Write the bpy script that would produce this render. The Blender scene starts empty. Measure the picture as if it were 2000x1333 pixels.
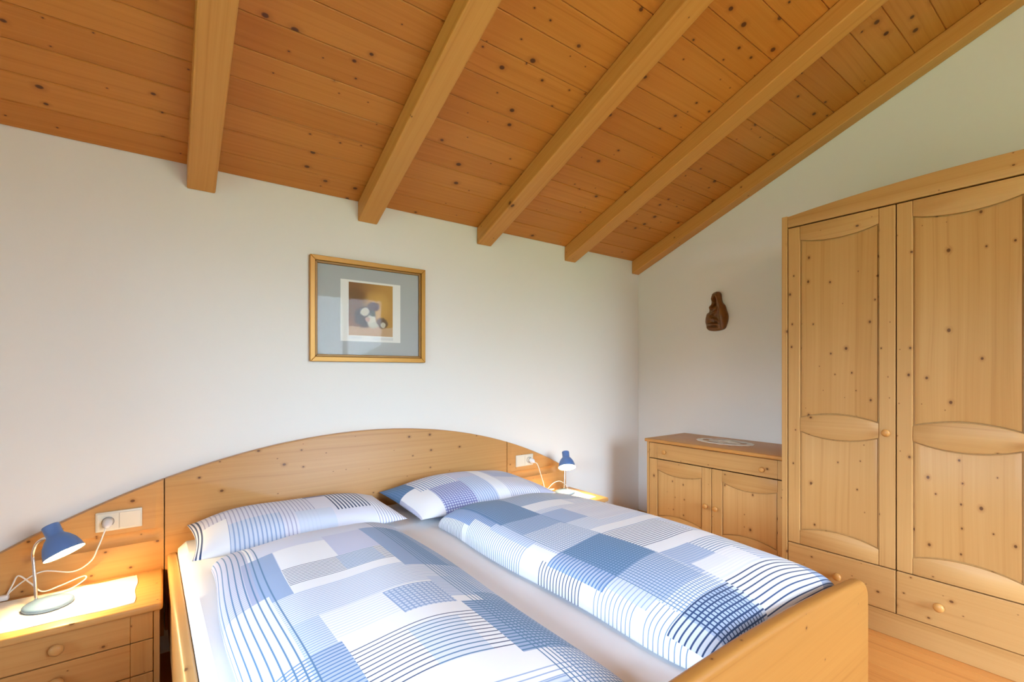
import bpy, bmesh, math, random
from mathutils import Vector, Matrix
random.seed(7)
S = bpy.context.scene
COL = S.collection

# ------------------------------------------------------------------ camera
cam = bpy.data.cameras.new('camera')
cam.sensor_width = 36.0
cam.sensor_fit = 'HORIZONTAL'
cam.lens = 915.0 / 2000.0 * 36.0
cam.shift_y = 60.5 / 2000.0
cam.clip_start = 0.02
co = bpy.data.objects.new('camera', cam)
COL.objects.link(co)
co.location = (0, 0, 1.3)
co.rotation_euler = (math.radians(90), 0, math.radians(-36.6))
S.camera = co

# ------------------------------------------------------------------ sky and daylight
W = bpy.data.worlds.new('sky')
S.world = W
W.use_nodes = True
wn = W.node_tree.nodes
wl = W.node_tree.links
bgn = wn['Background']
bgn.inputs[0].default_value = (0.64, 0.81, 1.0, 1)
bgn.inputs[1].default_value = 21.0
S.view_settings.view_transform = 'Standard'
S.view_settings.look = 'None'
S.view_settings.gamma = 1.0
S.view_settings.use_curve_mapping = False
S.view_settings.exposure = 0.42

# room dimensions
XR, XL, YW, YB = 3.42, -1.65, 2.70, -2.40       # right wall, left wall, headboard wall, window wall
ZE = 2.28                                        # ceiling height at the headboard wall
TA = 0.403
AL = math.atan(TA)
CA, SA = math.cos(AL), math.sin(AL)
YR = -0.95                                       # ridge
ZR = ZE + TA * (YW - YR)
ZB = ZR - TA * (YR - YB)
WX0, WX1, WZ0, WZ1 = 1.05, 3.10, 0.12, 2.60      # glazing in the window wall
LY0, LY1, LZ0, LZ1, LT = -1.00, 1.40, 0.75, 2.30, 0.36   # window in the left wall, with a deep reveal


def portal():
    l = bpy.data.lights.new('window_daylight', 'AREA')
    l.shape = 'RECTANGLE'
    l.size = WX1 - WX0
    l.size_y = WZ1 - WZ0
    l.cycles.is_portal = True
    o = bpy.data.objects.new('window_daylight', l)
    COL.objects.link(o)
    o.location = ((WX0 + WX1) / 2, YB - 0.26, (WZ0 + WZ1) / 2)
    o.rotation_euler = (math.radians(90), 0, 0)
    l2 = bpy.data.lights.new('side_window_daylight', 'AREA')
    l2.shape = 'RECTANGLE'
    l2.size = LY1 - LY0
    l2.size_y = LZ1 - LZ0
    l2.cycles.is_portal = True
    o = bpy.data.objects.new('side_window_daylight', l2)
    COL.objects.link(o)
    o.location = (XL - LT - 0.03, (LY0 + LY1) / 2, (LZ0 + LZ1) / 2)
    o.rotation_euler = (math.radians(90), 0, math.radians(-90))


portal()

# ------------------------------------------------------------------ materials
MATS = {}


class NT:
    """small helper to write node expressions"""
    def __init__(self, name):
        self.m = bpy.data.materials.new(name)
        self.m.use_nodes = True
        self.t = self.m.node_tree
        self.n = self.t.nodes
        self.l = self.t.links
        self.b = self.n['Principled BSDF']
        MATS[name] = self.m

    def put(self, sock, v):
        if isinstance(v, bpy.types.NodeSocket):
            self.l.new(v, sock)
        elif isinstance(v, (tuple, list)):
            sock.default_value = tuple(v) + ((1,) if len(v) == 3 and len(sock.default_value) == 4 else ())
        else:
            sock.default_value = v

    def math(self, op, a, b=None, c=None, clamp=False):
        n = self.n.new('ShaderNodeMath')
        n.operation = op
        n.use_clamp = clamp
        self.put(n.inputs[0], a)
        if b is not None:
            self.put(n.inputs[1], b)
        if c is not None:
            self.put(n.inputs[2], c)
        return n.outputs[0]

    def mix(self, f, a, b, blend='MIX'):
        n = self.n.new('ShaderNodeMix')
        n.data_type = 'RGBA'
        n.blend_type = blend
        self.put(n.inputs[0], f)
        self.put(n.inputs[6], a)
        self.put(n.inputs[7], b)
        return n.outputs[2]

    def coords(self, kind='Object'):
        n = self.n.new('ShaderNodeTexCoord')
        return n.outputs[kind]

    def sep(self, v):
        n = self.n.new('ShaderNodeSeparateXYZ')
        self.l.new(v, n.inputs[0])
        return n.outputs

    def comb(self, x, y, z=0.0):
        n = self.n.new('ShaderNodeCombineXYZ')
        self.put(n.inputs[0], x)
        self.put(n.inputs[1], y)
        self.put(n.inputs[2], z)
        return n.outputs[0]

    def noise(self, v, scale=1.0, detail=3.0, rough=0.5):
        n = self.n.new('ShaderNodeTexNoise')
        self.l.new(v, n.inputs['Vector'])
        n.inputs['Scale'].default_value = scale
        n.inputs['Detail'].default_value = detail
        n.inputs['Roughness'].default_value = rough
        return n.outputs[0]

    def ramp(self, f, a, b):
        n = self.n.new('ShaderNodeMapRange')
        n.interpolation_type = 'SMOOTHSTEP'
        self.put(n.inputs[0], f)
        n.inputs[1].default_value = a
        n.inputs[2].default_value = b
        return n.outputs[0]

    def bump(self, h, strength=0.2, dist=0.002):
        n = self.n.new('ShaderNodeBump')
        n.inputs['Strength'].default_value = strength
        n.inputs['Distance'].default_value = dist
        self.l.new(h, n.inputs['Height'])
        self.l.new(n.outputs[0], self.b.inputs['Normal'])

    def rand(self):
        n = self.n.new('ShaderNodeObjectInfo')
        return n.outputs['Random']


def flat(name, col, rough=0.5, metal=0.0, spec=0.5):
    k = NT(name)
    k.put(k.b.inputs['Base Color'], col)
    k.b.inputs['Roughness'].default_value = rough
    k.b.inputs['Metallic'].default_value = metal
    k.b.inputs['Specular IOR Level'].default_value = spec
    return k.m


def wood(name, along, light, mid, dark, knot=(0.10, 0.035, 0.012), kscale=11.0, kdens=0.62, ksize=0.085,
         strip=0.11, rough=0.38, vary=0.16, contrast=1.0):
    """knotty softwood: along = 0/1/2 axis of the grain, pattern runs on the two other axes"""
    k = NT(name)
    xyz = k.sep(k.coords('Object'))
    r = k.rand()
    oth = [i for i in range(3) if i != along]
    al = k.math('ADD', xyz[along], k.math('MULTIPLY', r, 37.0))
    ac = k.math('ADD', k.math('ADD', xyz[oth[0]], xyz[oth[1]]), k.math('MULTIPLY', r, 11.3))
    # knots: cells in (along, across)
    v = k.n.new('ShaderNodeTexVoronoi')
    v.voronoi_dimensions = '2D'
    v.feature = 'F1'
    v.inputs['Scale'].default_value = kscale
    k.l.new(k.comb(k.math('MULTIPLY', al, 0.75), ac), v.inputs['Vector'])
    d = v.outputs['Distance']
    cs = k.n.new('ShaderNodeSeparateColor')
    k.l.new(v.outputs['Color'], cs.inputs[0])
    gate = k.math('LESS_THAN', cs.outputs[0], k.math('MULTIPLY', k.math('ADD', k.math('FRACT', k.math('MULTIPLY', r, 57.3)), 0.5), kdens))
    size = k.math('MULTIPLY', k.math('ADD', k.math('MULTIPLY', k.math('POWER', cs.outputs[1], 2.0), 0.85), 0.22), ksize)
    rel = k.math('DIVIDE', d, size)
    core = k.math('MULTIPLY', k.math('SUBTRACT', 1.0, k.ramp(rel, 0.55, 1.05)), gate)
    halo = k.math('MULTIPLY', k.math('SUBTRACT', 1.0, k.ramp(rel, 0.8, 2.6)), gate)
    # grain, pushed aside around knots
    acw = k.math('ADD', ac, k.math('MULTIPLY', halo, 0.012))
    wob = k.noise(k.comb(k.math('MULTIPLY', al, 0.9), k.math('MULTIPLY', ac, 4.0)), 1.0, 2.0)
    acw = k.math('ADD', acw, k.math('MULTIPLY', wob, 0.05))
    g1 = k.noise(k.comb(k.math('MULTIPLY', al, 0.6), k.math('MULTIPLY', acw, 55.0)), 1.0, 3.0, 0.6)
    g2 = k.noise(k.comb(k.math('MULTIPLY', al, 3.0), k.math('MULTIPLY', acw, 260.0)), 1.0, 2.0, 0.5)
    st = k.math('FLOOR', k.math('DIVIDE', ac, strip))
    wnz = k.n.new('ShaderNodeTexWhiteNoise')
    wnz.noise_dimensions = '2D'
    k.l.new(k.comb(st, k.math('MULTIPLY', r, 91.0)), wnz.inputs['Vector'])
    tone = k.math('ADD', k.math('MULTIPLY', g1, 1.3 * contrast), k.math('MULTIPLY', wnz.outputs[0], vary * 2))
    tone = k.math('ADD', tone, k.math('MULTIPLY', g2, 0.35 * contrast))
    tone = k.math('SUBTRACT', tone, 0.35 + 0.30 * contrast, clamp=True)
    c = k.mix(tone, light, mid)
    c = k.mix(k.math('MULTIPLY', k.ramp(g1, 0.56, 0.80), 0.35 * contrast), c, dark)
    c = k.mix(k.math('MULTIPLY', halo, 0.40), c, dark)
    c = k.mix(k.math('MULTIPLY', core, 0.88), c, knot)
    k.put(k.b.inputs['Base Color'], c)
    k.b.inputs['Roughness'].default_value = rough
    k.b.inputs['Specular IOR Level'].default_value = 0.35
    k.bump(k.math('SUBTRACT', g2, core), 0.06, 0.002)
    return k.m


P_L, P_M, P_D = (0.60, 0.35, 0.130), (0.51, 0.27, 0.082), (0.34, 0.145, 0.035)
for ax, nm in enumerate(('pine_x', 'pine_y', 'pine_z')):
    wood(nm, ax, P_L, P_M, P_D)
wood('pine_head', 0, (0.56, 0.30, 0.105), (0.47, 0.22, 0.066), (0.31, 0.125, 0.03), kscale=11.0, kdens=0.66, ksize=0.085, strip=0.14)
wood('pine_foot', 0, (0.44, 0.20, 0.045), (0.37, 0.15, 0.028), (0.26, 0.09, 0.015), kscale=9.0, kdens=0.5, ksize=0.06, strip=0.13)
wood('pine_top', 1, (0.62, 0.31, 0.085), (0.52, 0.23, 0.055), (0.36, 0.14, 0.03), kscale=5.0, kdens=0.4)
C_L, C_M, C_D = (0.60, 0.232, 0.042), (0.48, 0.158, 0.020), (0.32, 0.09, 0.010)
wood('ceiling_plank', 0, C_L, C_M, C_D, knot=(0.07, 0.02, 0.008), kscale=10.0, kdens=0.44, ksize=0.135, strip=5.0, vary=0.30, rough=0.42)
wood('beam_wood', 1, (0.66, 0.31, 0.075), (0.55, 0.22, 0.042), (0.38, 0.13, 0.02), kscale=4.0, kdens=0.4, ksize=0.05, strip=0.3, rough=0.45)
wood('floor_wood', 1, (0.66, 0.29, 0.075), (0.57, 0.22, 0.05), (0.42, 0.14, 0.03), kscale=3.0, kdens=0.1, strip=0.2, rough=0.3, vary=0.25)


def plaster():
    k = NT('white_plaster')
    k.put(k.b.inputs['Base Color'], (0.83, 0.805, 0.765))
    k.b.inputs['Roughness'].default_value = 0.9
    k.b.inputs['Specular IOR Level'].default_value = 0.1
    k.bump(k.noise(k.coords('Object'), 60.0, 4.0), 0.12, 0.002)


plaster()
flat('sheet_white', (0.90, 0.92, 0.95), 0.9, spec=0.1)
flat('cotton_cloth', (0.86, 0.84, 0.78), 0.9, spec=0.1)
flat('lace_cloth', (0.90, 0.86, 0.78), 0.9, spec=0.1)
flat('socket_plastic', (0.72, 0.66, 0.53), 0.4)  # creamy tint of the bedside lamplight put into the plastic's colour
flat('socket_well', (0.30, 0.27, 0.24), 0.5)
flat('plug_plastic', (0.82, 0.80, 0.78), 0.4)
flat('cord_white', (0.85, 0.82, 0.76), 0.5)
flat('lamp_blue', (0.10, 0.19, 0.42), 0.4)
flat('lamp_base_blue', (0.09, 0.16, 0.31), 0.35)
flat('shade_inside', (0.9, 0.88, 0.82), 0.5)
flat('chrome', (0.75, 0.75, 0.75), 0.18, 1.0)
flat('gold_frame', (0.48, 0.22, 0.02), 0.35, 0.25)
flat('gold_frame_inner', (0.26, 0.12, 0.015), 0.4, 0.25)
flat('mat_board', (0.44, 0.46, 0.46), 0.85, spec=0.1)
flat('dark_gap', (0.03, 0.018, 0.01), 0.9)
flat('window_white', (0.8, 0.8, 0.78), 0.4)
flat('hill_green', (0.05, 0.085, 0.06), 0.95)
flat('meadow', (0.10, 0.16, 0.05), 0.95)


def emit(name, col, s):
    k = NT(name)
    k.put(k.b.inputs['Base Color'], (1, 1, 1))
    k.put(k.b.inputs['Emission Color'], col)
    k.b.inputs['Emission Strength'].default_value = s


emit('bulb_glow', (1.0, 0.66, 0.27), 600.0)
emit('added_globe_glow', (1.0, 0.78, 0.52), 25.0)  # warm glow of the globe added out of view


def glass(name, refl):
    k = NT(name)
    tr = k.n.new('ShaderNodeBsdfTransparent')
    gl = k.n.new('ShaderNodeBsdfGlossy')
    gl.inputs['Roughness'].default_value = 0.03
    fr = k.n.new('ShaderNodeFresnel')
    fr.inputs['IOR'].default_value = 1.45
    mx = k.n.new('ShaderNodeMixShader')
    k.l.new(k.math('MULTIPLY', fr.outputs[0], refl), mx.inputs[0])
    k.l.new(tr.outputs[0], mx.inputs[1])
    k.l.new(gl.outputs[0], mx.inputs[2])
    out = [n for n in k.n if n.type == 'OUTPUT_MATERIAL'][0]
    k.l.new(mx.outputs[0], out.inputs[0])


glass('picture_glass', 0.13)
glass('window_glass', 1.0)


def carved():
    k = NT('carved_walnut')
    nz = k.noise(k.coords('Object'), 40.0, 4.0)
    k.put(k.b.inputs['Base Color'], k.mix(nz, (0.10, 0.034, 0.006), (0.25, 0.095, 0.018)))
    k.b.inputs['Roughness'].default_value = 0.28


carved()

WHITE = (0.86, 0.89, 0.94)
PALE = (0.62, 0.71, 0.87)
MID = (0.30, 0.42, 0.66)
BLUE = (0.13, 0.25, 0.50)
STEEL = (0.10, 0.22, 0.40)
NAVY = (0.035, 0.07, 0.17)
GREY = (0.42, 0.45, 0.63)


def patchwork(name, rects):
    """checked cotton: woven rectangles of fill and line bundles laid out in metres of cloth (UV)"""
    k = NT(name)
    uv = k.sep(k.coords('UV'))
    U, V = uv[0], uv[1]
    c = WHITE
    cache = {}

    def line(ax, period, frac):
        key = (ax, period, frac)
        if key not in cache:
            f = k.math('FRACT', k.math('DIVIDE', U if ax == 'v' else V, period))
            tri = k.math('ABSOLUTE', k.math('SUBTRACT', f, 0.5))
            cache[key] = k.math('SUBTRACT', 1.0, k.ramp(tri, frac * 0.5 - 0.06, frac * 0.5 + 0.06))
        return cache[key]

    for (u0, u1, v0, v1, fill, alpha, dirs, period, frac, lcol) in rects:
        du = k.math('COMPARE', U, (u0 + u1) / 2, (u1 - u0) / 2)
        dv = k.math('COMPARE', V, (v0 + v1) / 2, (v1 - v0) / 2)
        mk = k.math('MULTIPLY', du, dv)
        if fill:
            c = k.mix(k.math('MULTIPLY', mk, alpha), c, fill)
        for d in dirs:
            c = k.mix(k.math('MULTIPLY', mk, line(d, period, frac)), c, lcol)
    k.put(k.b.inputs['Base Color'], c)
    k.b.inputs['Roughness'].default_value = 0.9
    k.b.inputs['Specular IOR Level'].default_value = 0.08
    k.b.inputs['Sheen Weight'].default_value = 0.1


def cloth(ou, ov, rows):
    """rows given as x range and head-to-foot y range where the cloth lies -> metres of cloth"""
    return [(r[0] - ou, r[1] - ou, ov - r[2], ov - r[3]) + r[4:] for r in rows]


LD = cloth(0.04, 2.25, [  # duvet nearer the lamp with the runner
    (0.20, 1.20, 2.40, 1.74, (0.64, 0.68, 0.86), 0.8, 'u', 0.0125, 0.25, PALE),
    (0.26, 0.44, 1.93, 1.745, WHITE, 1.0, '', 1, 0, WHITE),
    (0.44, 0.60, 1.97, 1.745, (0.56, 0.60, 0.80), 0.8, '', 1, 0, WHITE),
    (0.26, 0.60, 1.745, 1.61, WHITE, 1.0, 'u', 0.0115, 0.34, NAVY),
    (0.43, 0.56, 1.745, 1.61, PALE, 0.8, 'u', 0.0115, 0.34, STEEL),
    (0.26, 0.64, 1.61, 1.55, WHITE, 1.0, '', 1, 0, WHITE),
    (0.16, 1.20, 1.55, 1.37, PALE, 0.45, 'u', 0.0115, 0.28, MID),
    (0.155, 0.258, 1.93, 1.55, MID, 0.95, '', 1, 0, WHITE),
    (0.278, 0.45, 1.37, 1.22, WHITE, 1.0, 'u', 0.014, 0.22, PALE),
    (0.45, 0.61, 1.36, 1.20, PALE, 0.9, 'uv', 0.015, 0.36, MID),
    (0.61, 0.74, 1.40, 1.24, PALE, 1.0, 'u', 0.0115, 0.3, MID),
    (0.20, 0.278, 1.37, 1.20, PALE, 1.0, 'u', 0.0115, 0.30, MID),
    (0.20, 0.285, 1.20, 0.95, MID, 0.75, 'u', 0.014, 0.35, BLUE),
    (0.285, 0.63, 1.14, 0.95, WHITE, 1.0, 'u', 0.0165, 0.22, NAVY),
    (0.42, 0.56, 1.12, 0.95, PALE, 0.6, 'u', 0.0165, 0.24, STEEL),
    (0.28, 0.70, 0.87, 0.70, WHITE, 1.0, 'u', 0.0165, 0.20, MID),
    (0.48, 0.66, 0.82, 0.66, PALE, 0.8, 'u', 0.016, 0.30, MID),
    (0.00, 0.40, 0.80, 0.30, PALE, 0.5, 'u', 0.018, 0.28, STEEL),
    (0.59, 0.76, 1.98, 1.52, MID, 1.0, '', 1, 0, WHITE),
    (0.62, 0.78, 1.20, 0.92, MID, 0.9, 'u', 0.014, 0.38, STEEL),
    (0.70, 1.20, 1.98, 1.52, MID, 0.5, 'u', 0.0125, 0.34, STEEL),
    (0.70, 1.20, 1.52, 0.30, PALE, 0.5, 'u', 0.0125, 0.34, MID),
    (0.70, 1.20, 1.26, 0.92, MID, 0.6, 'u', 0.0125, 0.38, STEEL),
    (0.655, 1.20, 2.40, 0.30, None, 0, 'v', 0.0140, 0.30, STEEL),
    (0.00, 0.18, 2.40, 1.60, GREY, 0.60, 'u', 0.0125, 0.3, GREY),
    (0.00, 0.20, 1.60, 1.20, WHITE, 1.0, 'u', 0.0100, 0.3, PALE),
    (0.00, 0.21, 1.20, 0.90, PALE, 0.6, 'u', 0.0140, 0.35, BLUE),
    (-0.1, 0.215, 2.40, 0.30, None, 0, 'v', 0.0200, 0.20, STEEL),
])
RD = cloth(0.98, 2.19, [  # duvet on the wardrobe side; x below 1.11 is its flank
    (1.11, 2.20, 2.30, 0.30, PALE, 0.45, 'u', 0.0120, 0.28, MID),
    (0.90, 1.06, 2.30, 1.90, WHITE, 1.0, 'u', 0.0130, 0.30, NAVY),
    (1.05, 1.13, 2.30, 1.72, MID, 0.85, 'u', 0.0130, 0.40, BLUE),
    (0.90, 1.09, 1.86, 1.46, WHITE, 1.0, 'u', 0.0135, 0.22, STEEL),
    (1.08, 1.13, 1.72, 1.46, PALE, 0.9, 'u', 0.0135, 0.30, MID),
    (0.90, 1.06, 1.36, 1.16, WHITE, 1.0, 'u', 0.0150, 0.26, NAVY),
    (0.90, 1.12, 1.10, 0.94, WHITE, 1.0, 'u', 0.0165, 0.16, STEEL),
    (1.07, 1.13, 1.08, 0.90, PALE, 0.8, 'u', 0.0165, 0.2, MID),
    (0.90, 1.12, 0.91, 0.76, WHITE, 1.0, 'u', 0.0165, 0.16, STEEL),
    (1.34, 2.20, 2.30, 1.84, MID, 0.55, 'u', 0.0120, 0.32, STEEL),
    (1.34, 1.60, 1.84, 1.74, WHITE, 0.8, '', 1, 0, WHITE),
    (1.33, 1.47, 1.69, 1.52, MID, 0.75, 'u', 0.0120, 0.3, MID),
    (1.47, 2.20, 1.74, 1.46, WHITE, 0.7, 'u', 0.0110, 0.32, GREY),
    (1.34, 2.20, 1.39, 1.325, WHITE, 0.95, '', 1, 0, WHITE),
    (1.33, 1.66, 1.32, 1.12, WHITE, 0.9, 'u', 0.0135, 0.30, NAVY),
    (1.34, 2.20, 1.12, 1.06, WHITE, 0.95, '', 1, 0, WHITE),
    (1.34, 1.51, 1.06, 0.90, MID, 0.65, 'u', 0.0120, 0.34, MID),
    (1.51, 2.20, 1.06, 0.92, WHITE, 0.8, 'u', 0.0130, 0.28, STEEL),
    (1.36, 1.62, 0.95, 0.85, WHITE, 0.85, '', 1, 0, WHITE),
    (1.13, 1.34, 1.69, 1.55, MID, 0.75, '', 1, 0, WHITE),
    (1.13, 1.33, 1.07, 0.89, MID, 0.55, 'u', 0.0120, 0.32, MID),
    (1.12, 1.34, 2.30, 1.69, BLUE, 0.80, 'uv', 0.0120, 0.34, STEEL),
    (1.05, 1.13, 1.33, 1.07, MID, 0.7, 'u', 0.0150, 0.40, BLUE),
    (1.13, 1.335, 1.33, 1.07, (0.20, 0.33, 0.56), 0.95, 'uv', 0.0120, 0.36, STEEL),
    (1.125, 1.335, 2.30, 0.825, None, 0, 'v', 0.0120, 0.24, STEEL),
    (1.04, 1.42, 0.825, 0.40, PALE, 1.0, 'u', 0.0160, 0.30, NAVY),
    (1.12, 1.34, 0.825, 0.40, MID, 0.7, 'uv', 0.0160, 0.30, NAVY),
    (1.36, 2.20, 0.845, 0.60, WHITE, 1.0, 'u', 0.0180, 0.26, NAVY),
    (1.76, 2.20, 0.80, 0.60, MID, 0.8, 'u', 0.0180, 0.26, NAVY),
    (1.30, 2.20, 0.62, 0.20, GREY, 0.5, 'uv', 0.0180, 0.42, NAVY),
])
LP = [  # pillow: u across, v from headboard to front
    (0.00, 0.95, 0.00, 0.60, (0.66, 0.69, 0.85), 0.7, '', 1, 0, WHITE),  # lilac-grey of the pillow's shading, painted as an overall tint
    (0.00, 0.50, 0.00, 0.60, None, 0, 'v', 0.0165, 0.30, GREY),
    (0.10, 0.30, 0.00, 0.16, GREY, 0.5, 'v', 0.0165, 0.30, GREY),
    (0.12, 0.34, 0.34, 0.60, PALE, 0.9, 'v', 0.0165, 0.34, MID),
    (0.02, 0.14, 0.26, 0.60, WHITE, 1.0, '', 1, 0, WHITE),
    (0.48, 0.72, 0.02, 0.16, (0.16, 0.19, 0.36), 0.9, '', 1, 0, WHITE),
    (0.58, 0.74, 0.10, 0.40, WHITE, 0.6, 'v', 0.0165, 0.42, NAVY),
    (0.40, 0.56, 0.36, 0.60, PALE, 0.9, '', 1, 0, WHITE),
    (0.74, 0.95, 0.05, 0.60, WHITE, 0.7, 'v', 0.013, 0.35, GREY),
    (0.00, 0.05, 0.00, 0.60, None, 0, 'v', 0.0165, 0.45, NAVY),
]
RP = [
    (0.00, 0.95, 0.00, 0.60, (0.50, 0.53, 0.72), 0.85, '', 1, 0, WHITE),
    (-0.1, 0.13, 0.00, 0.26, BLUE, 0.9, 'uv', 0.015, 0.4, STEEL),
    (0.02, 0.16, 0.26, 0.62, WHITE, 1.0, '', 1, 0, WHITE),
    (0.12, 0.34, 0.14, 0.34, WHITE, 0.8, 'v', 0.016, 0.36, BLUE),
    (0.16, 0.36, 0.34, 0.62, PALE, 0.9, 'uv', 0.015, 0.38, (0.20, 0.22, 0.50)),
    (0.36, 0.56, 0.30, 0.62, PALE, 0.8, 'v', 0.015, 0.34, MID),
    (0.44, 0.72, 0.00, 0.10, (0.20, 0.23, 0.42), 0.9, '', 1, 0, WHITE),
    (0.50, 0.58, 0.12, 0.62, WHITE, 0.9, '', 1, 0, WHITE),
    (0.58, 0.78, 0.34, 0.60, WHITE, 0.8, 'v', 0.014, 0.4, GREY),
    (0.60, 0.80, 0.22, 0.34, MID, 0.5, '', 1, 0, WHITE),
]
patchwork('cloth_left_duvet', LD)
patchwork('cloth_right_duvet', RD)
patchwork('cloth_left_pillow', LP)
patchwork('cloth_right_pillow', RP)


def art():
    """generic brown painting: ochre ground, dark huddled shape with pale patches, tan foreground"""
    k = NT('print_painting')
    g = k.sep(k.coords('Generated'))
    u, v = g[0], g[2]
    nz = k.noise(k.coords('Object'), 22.0, 4.0)
    uu = k.math('ADD', u, k.math('MULTIPLY', k.math('SUBTRACT', nz, 0.5), 0.10))
    vv = k.math('ADD', v, k.math('MULTIPLY', k.math('SUBTRACT', nz, 0.5), 0.10))
    c = k.mix(k.ramp(uu, 0.1, 0.9), (0.26, 0.12, 0.04), (0.50, 0.27, 0.06))

    def ell(c, cu, cv, ru, rv, col, soft=0.35, a=1.0):
        dx = k.math('DIVIDE', k.math('SUBTRACT', uu, cu), ru)
        dy = k.math('DIVIDE', k.math('SUBTRACT', vv, cv), rv)
        d = k.math('ADD', k.math('MULTIPLY', dx, dx), k.math('MULTIPLY', dy, dy))
        m = k.math('SUBTRACT', 1.0, k.ramp(d, 1.0 - soft, 1.0 + soft))
        return k.mix(k.math('MULTIPLY', m, a), c, col)
    c = ell(c, 0.62, 0.58, 0.30, 0.26, (0.62, 0.37, 0.09), 0.9, 0.8)
    c = ell(c, 0.12, 0.62, 0.28, 0.30, (0.17, 0.09, 0.03), 0.9, 0.8)
    c = k.mix(k.math('LESS_THAN', vv, 0.17), c, (0.55, 0.36, 0.20))
    c = ell(c, 0.36, 0.36, 0.24, 0.20, (0.09, 0.055, 0.03))
    c = ell(c, 0.54, 0.56, 0.14, 0.09, (0.11, 0.05, 0.02))
    c = ell(c, 0.75, 0.26, 0.14, 0.11, (0.16, 0.10, 0.05))
    c = ell(c, 0.36, 0.46, 0.09, 0.07, (0.62, 0.56, 0.42))
    c = ell(c, 0.50, 0.31, 0.10, 0.10, (0.66, 0.62, 0.48))
    c = ell(c, 0.53, 0.43, 0.06, 0.05, (0.10, 0.09, 0.05))
    c = ell(c, 0.42, 0.32, 0.06, 0.05, (0.52, 0.33, 0.24))
    c = ell(c, 0.77, 0.22, 0.05, 0.06, (0.58, 0.54, 0.42))
    c = ell(c, 0.55, 0.21, 0.11, 0.06, (0.55, 0.52, 0.38))
    k.put(k.b.inputs['Base Color'], c)
    k.b.inputs['Roughness'].default_value = 0.7


art()


def sheet_print():
    """white paper with two faint grey caption blocks under the painting"""
    k = NT('print_paper')
    g = k.sep(k.coords('Generated'))
    u, v = g[0], g[2]
    c = (0.80, 0.80, 0.76)
    for (u0, u1, v0, v1) in ((0.14, 0.33, 0.048, 0.078), (0.52, 0.87, 0.035, 0.078)):
        m = k.math('MULTIPLY', k.math('COMPARE', u, (u0 + u1) / 2, (u1 - u0) / 2),
                   k.math('COMPARE', v, (v0 + v1) / 2, (v1 - v0) / 2))
        ln = k.math('GREATER_THAN', k.math('FRACT', k.math('MULTIPLY', v, 75.0)), 0.45)
        c = k.mix(k.math('MULTIPLY', k.math('MULTIPLY', m, ln), 0.5), c, (0.35, 0.36, 0.38))
    k.put(k.b.inputs['Base Color'], c)
    k.b.inputs['Roughness'].default_value = 0.8


sheet_print()


# ------------------------------------------------------------------ mesh helpers
def woff(o):
    v = Vector((0, 0, 0))
    while o is not None:
        v += o.location
        o = o.parent
    return v


def build(name, bm, mat, parent=None, smooth=False):
    """world-space bmesh -> one object under its parent"""
    if parent is not None:
        bmesh.ops.translate(bm, verts=bm.verts, vec=-woff(parent))
    bmesh.ops.recalc_face_normals(bm, faces=bm.faces)
    me = bpy.data.meshes.new(name)
    bm.to_mesh(me)
    bm.free()
    me.materials.append(MATS[mat])
    if smooth:
        for p in me.polygons:
            p.use_smooth = True
        if smooth == 'auto':
            me.set_sharp_from_angle(angle=math.radians(40))
    o = bpy.data.objects.new(name, me)
    COL.objects.link(o)
    o.parent = parent
    return o


def thing(name, label, cat, loc, group=None, kind=None):
    o = bpy.data.objects.new(name, None)
    o.empty_display_size = 0.05
    COL.objects.link(o)
    o.location = loc
    tag(o, label, cat, group, kind)
    return o


def tag(o, label=None, cat=None, group=None, kind=None):
    if label:
        o['label'] = label
    if cat:
        o['category'] = cat
    if group:
        o['group'] = group
    if kind:
        o['kind'] = kind
    return o


def bevel(bm, w, seg=2, ang=0.5):
    if w <= 0:
        return
    es = [e for e in bm.edges if len(e.link_faces) == 2 and e.calc_face_angle(0) > ang]
    bmesh.ops.bevel(bm, geom=es, offset=w, segments=seg, affect='EDGES', profile=0.5, clamp_overlap=True)


def box(x0, x1, y0, y1, z0, z1, bev=0.0, seg=2, bm=None):
    b = bmesh.new()
    vs = [b.verts.new((x, y, z)) for x in (x0, x1) for y in (y0, y1) for z in (z0, z1)]
    for f in ((0, 1, 3, 2), (4, 6, 7, 5), (0, 4, 5, 1), (2, 3, 7, 6), (0, 2, 6, 4), (1, 5, 7, 3)):
        b.faces.new([vs[i] for i in f])
    bmesh.ops.recalc_face_normals(b, faces=b.faces)
    bevel(b, bev, seg)
    return merge(bm, b)


def merge(a, b):
    if a is None:
        return b
    me = bpy.data.meshes.new('tmp')
    b.to_mesh(me)
    b.free()
    a.from_mesh(me)
    bpy.data.meshes.remove(me)
    return a


def prism(pts, axis, a0, a1, bev=0.0, seg=2, bm=None, ang=0.5):
    """polygon in the two other axes (in order), extruded along axis"""
    b = bmesh.new()
    o = [i for i in range(3) if i != axis]

    def P(p, a):
        c = [0, 0, 0]
        c[o[0]], c[o[1]], c[axis] = p[0], p[1], a
        return c
    A = [b.verts.new(P(p, a0)) for p in pts]
    B = [b.verts.new(P(p, a1)) for p in pts]
    n = len(pts)
    b.faces.new(A)
    b.faces.new(B[::-1])
    for i in range(n):
        b.faces.new((A[i], B[i], B[(i + 1) % n], A[(i + 1) % n]))
    bmesh.ops.recalc_face_normals(b, faces=b.faces)
    bevel(b, bev, seg, ang)
    return merge(bm, b)


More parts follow.
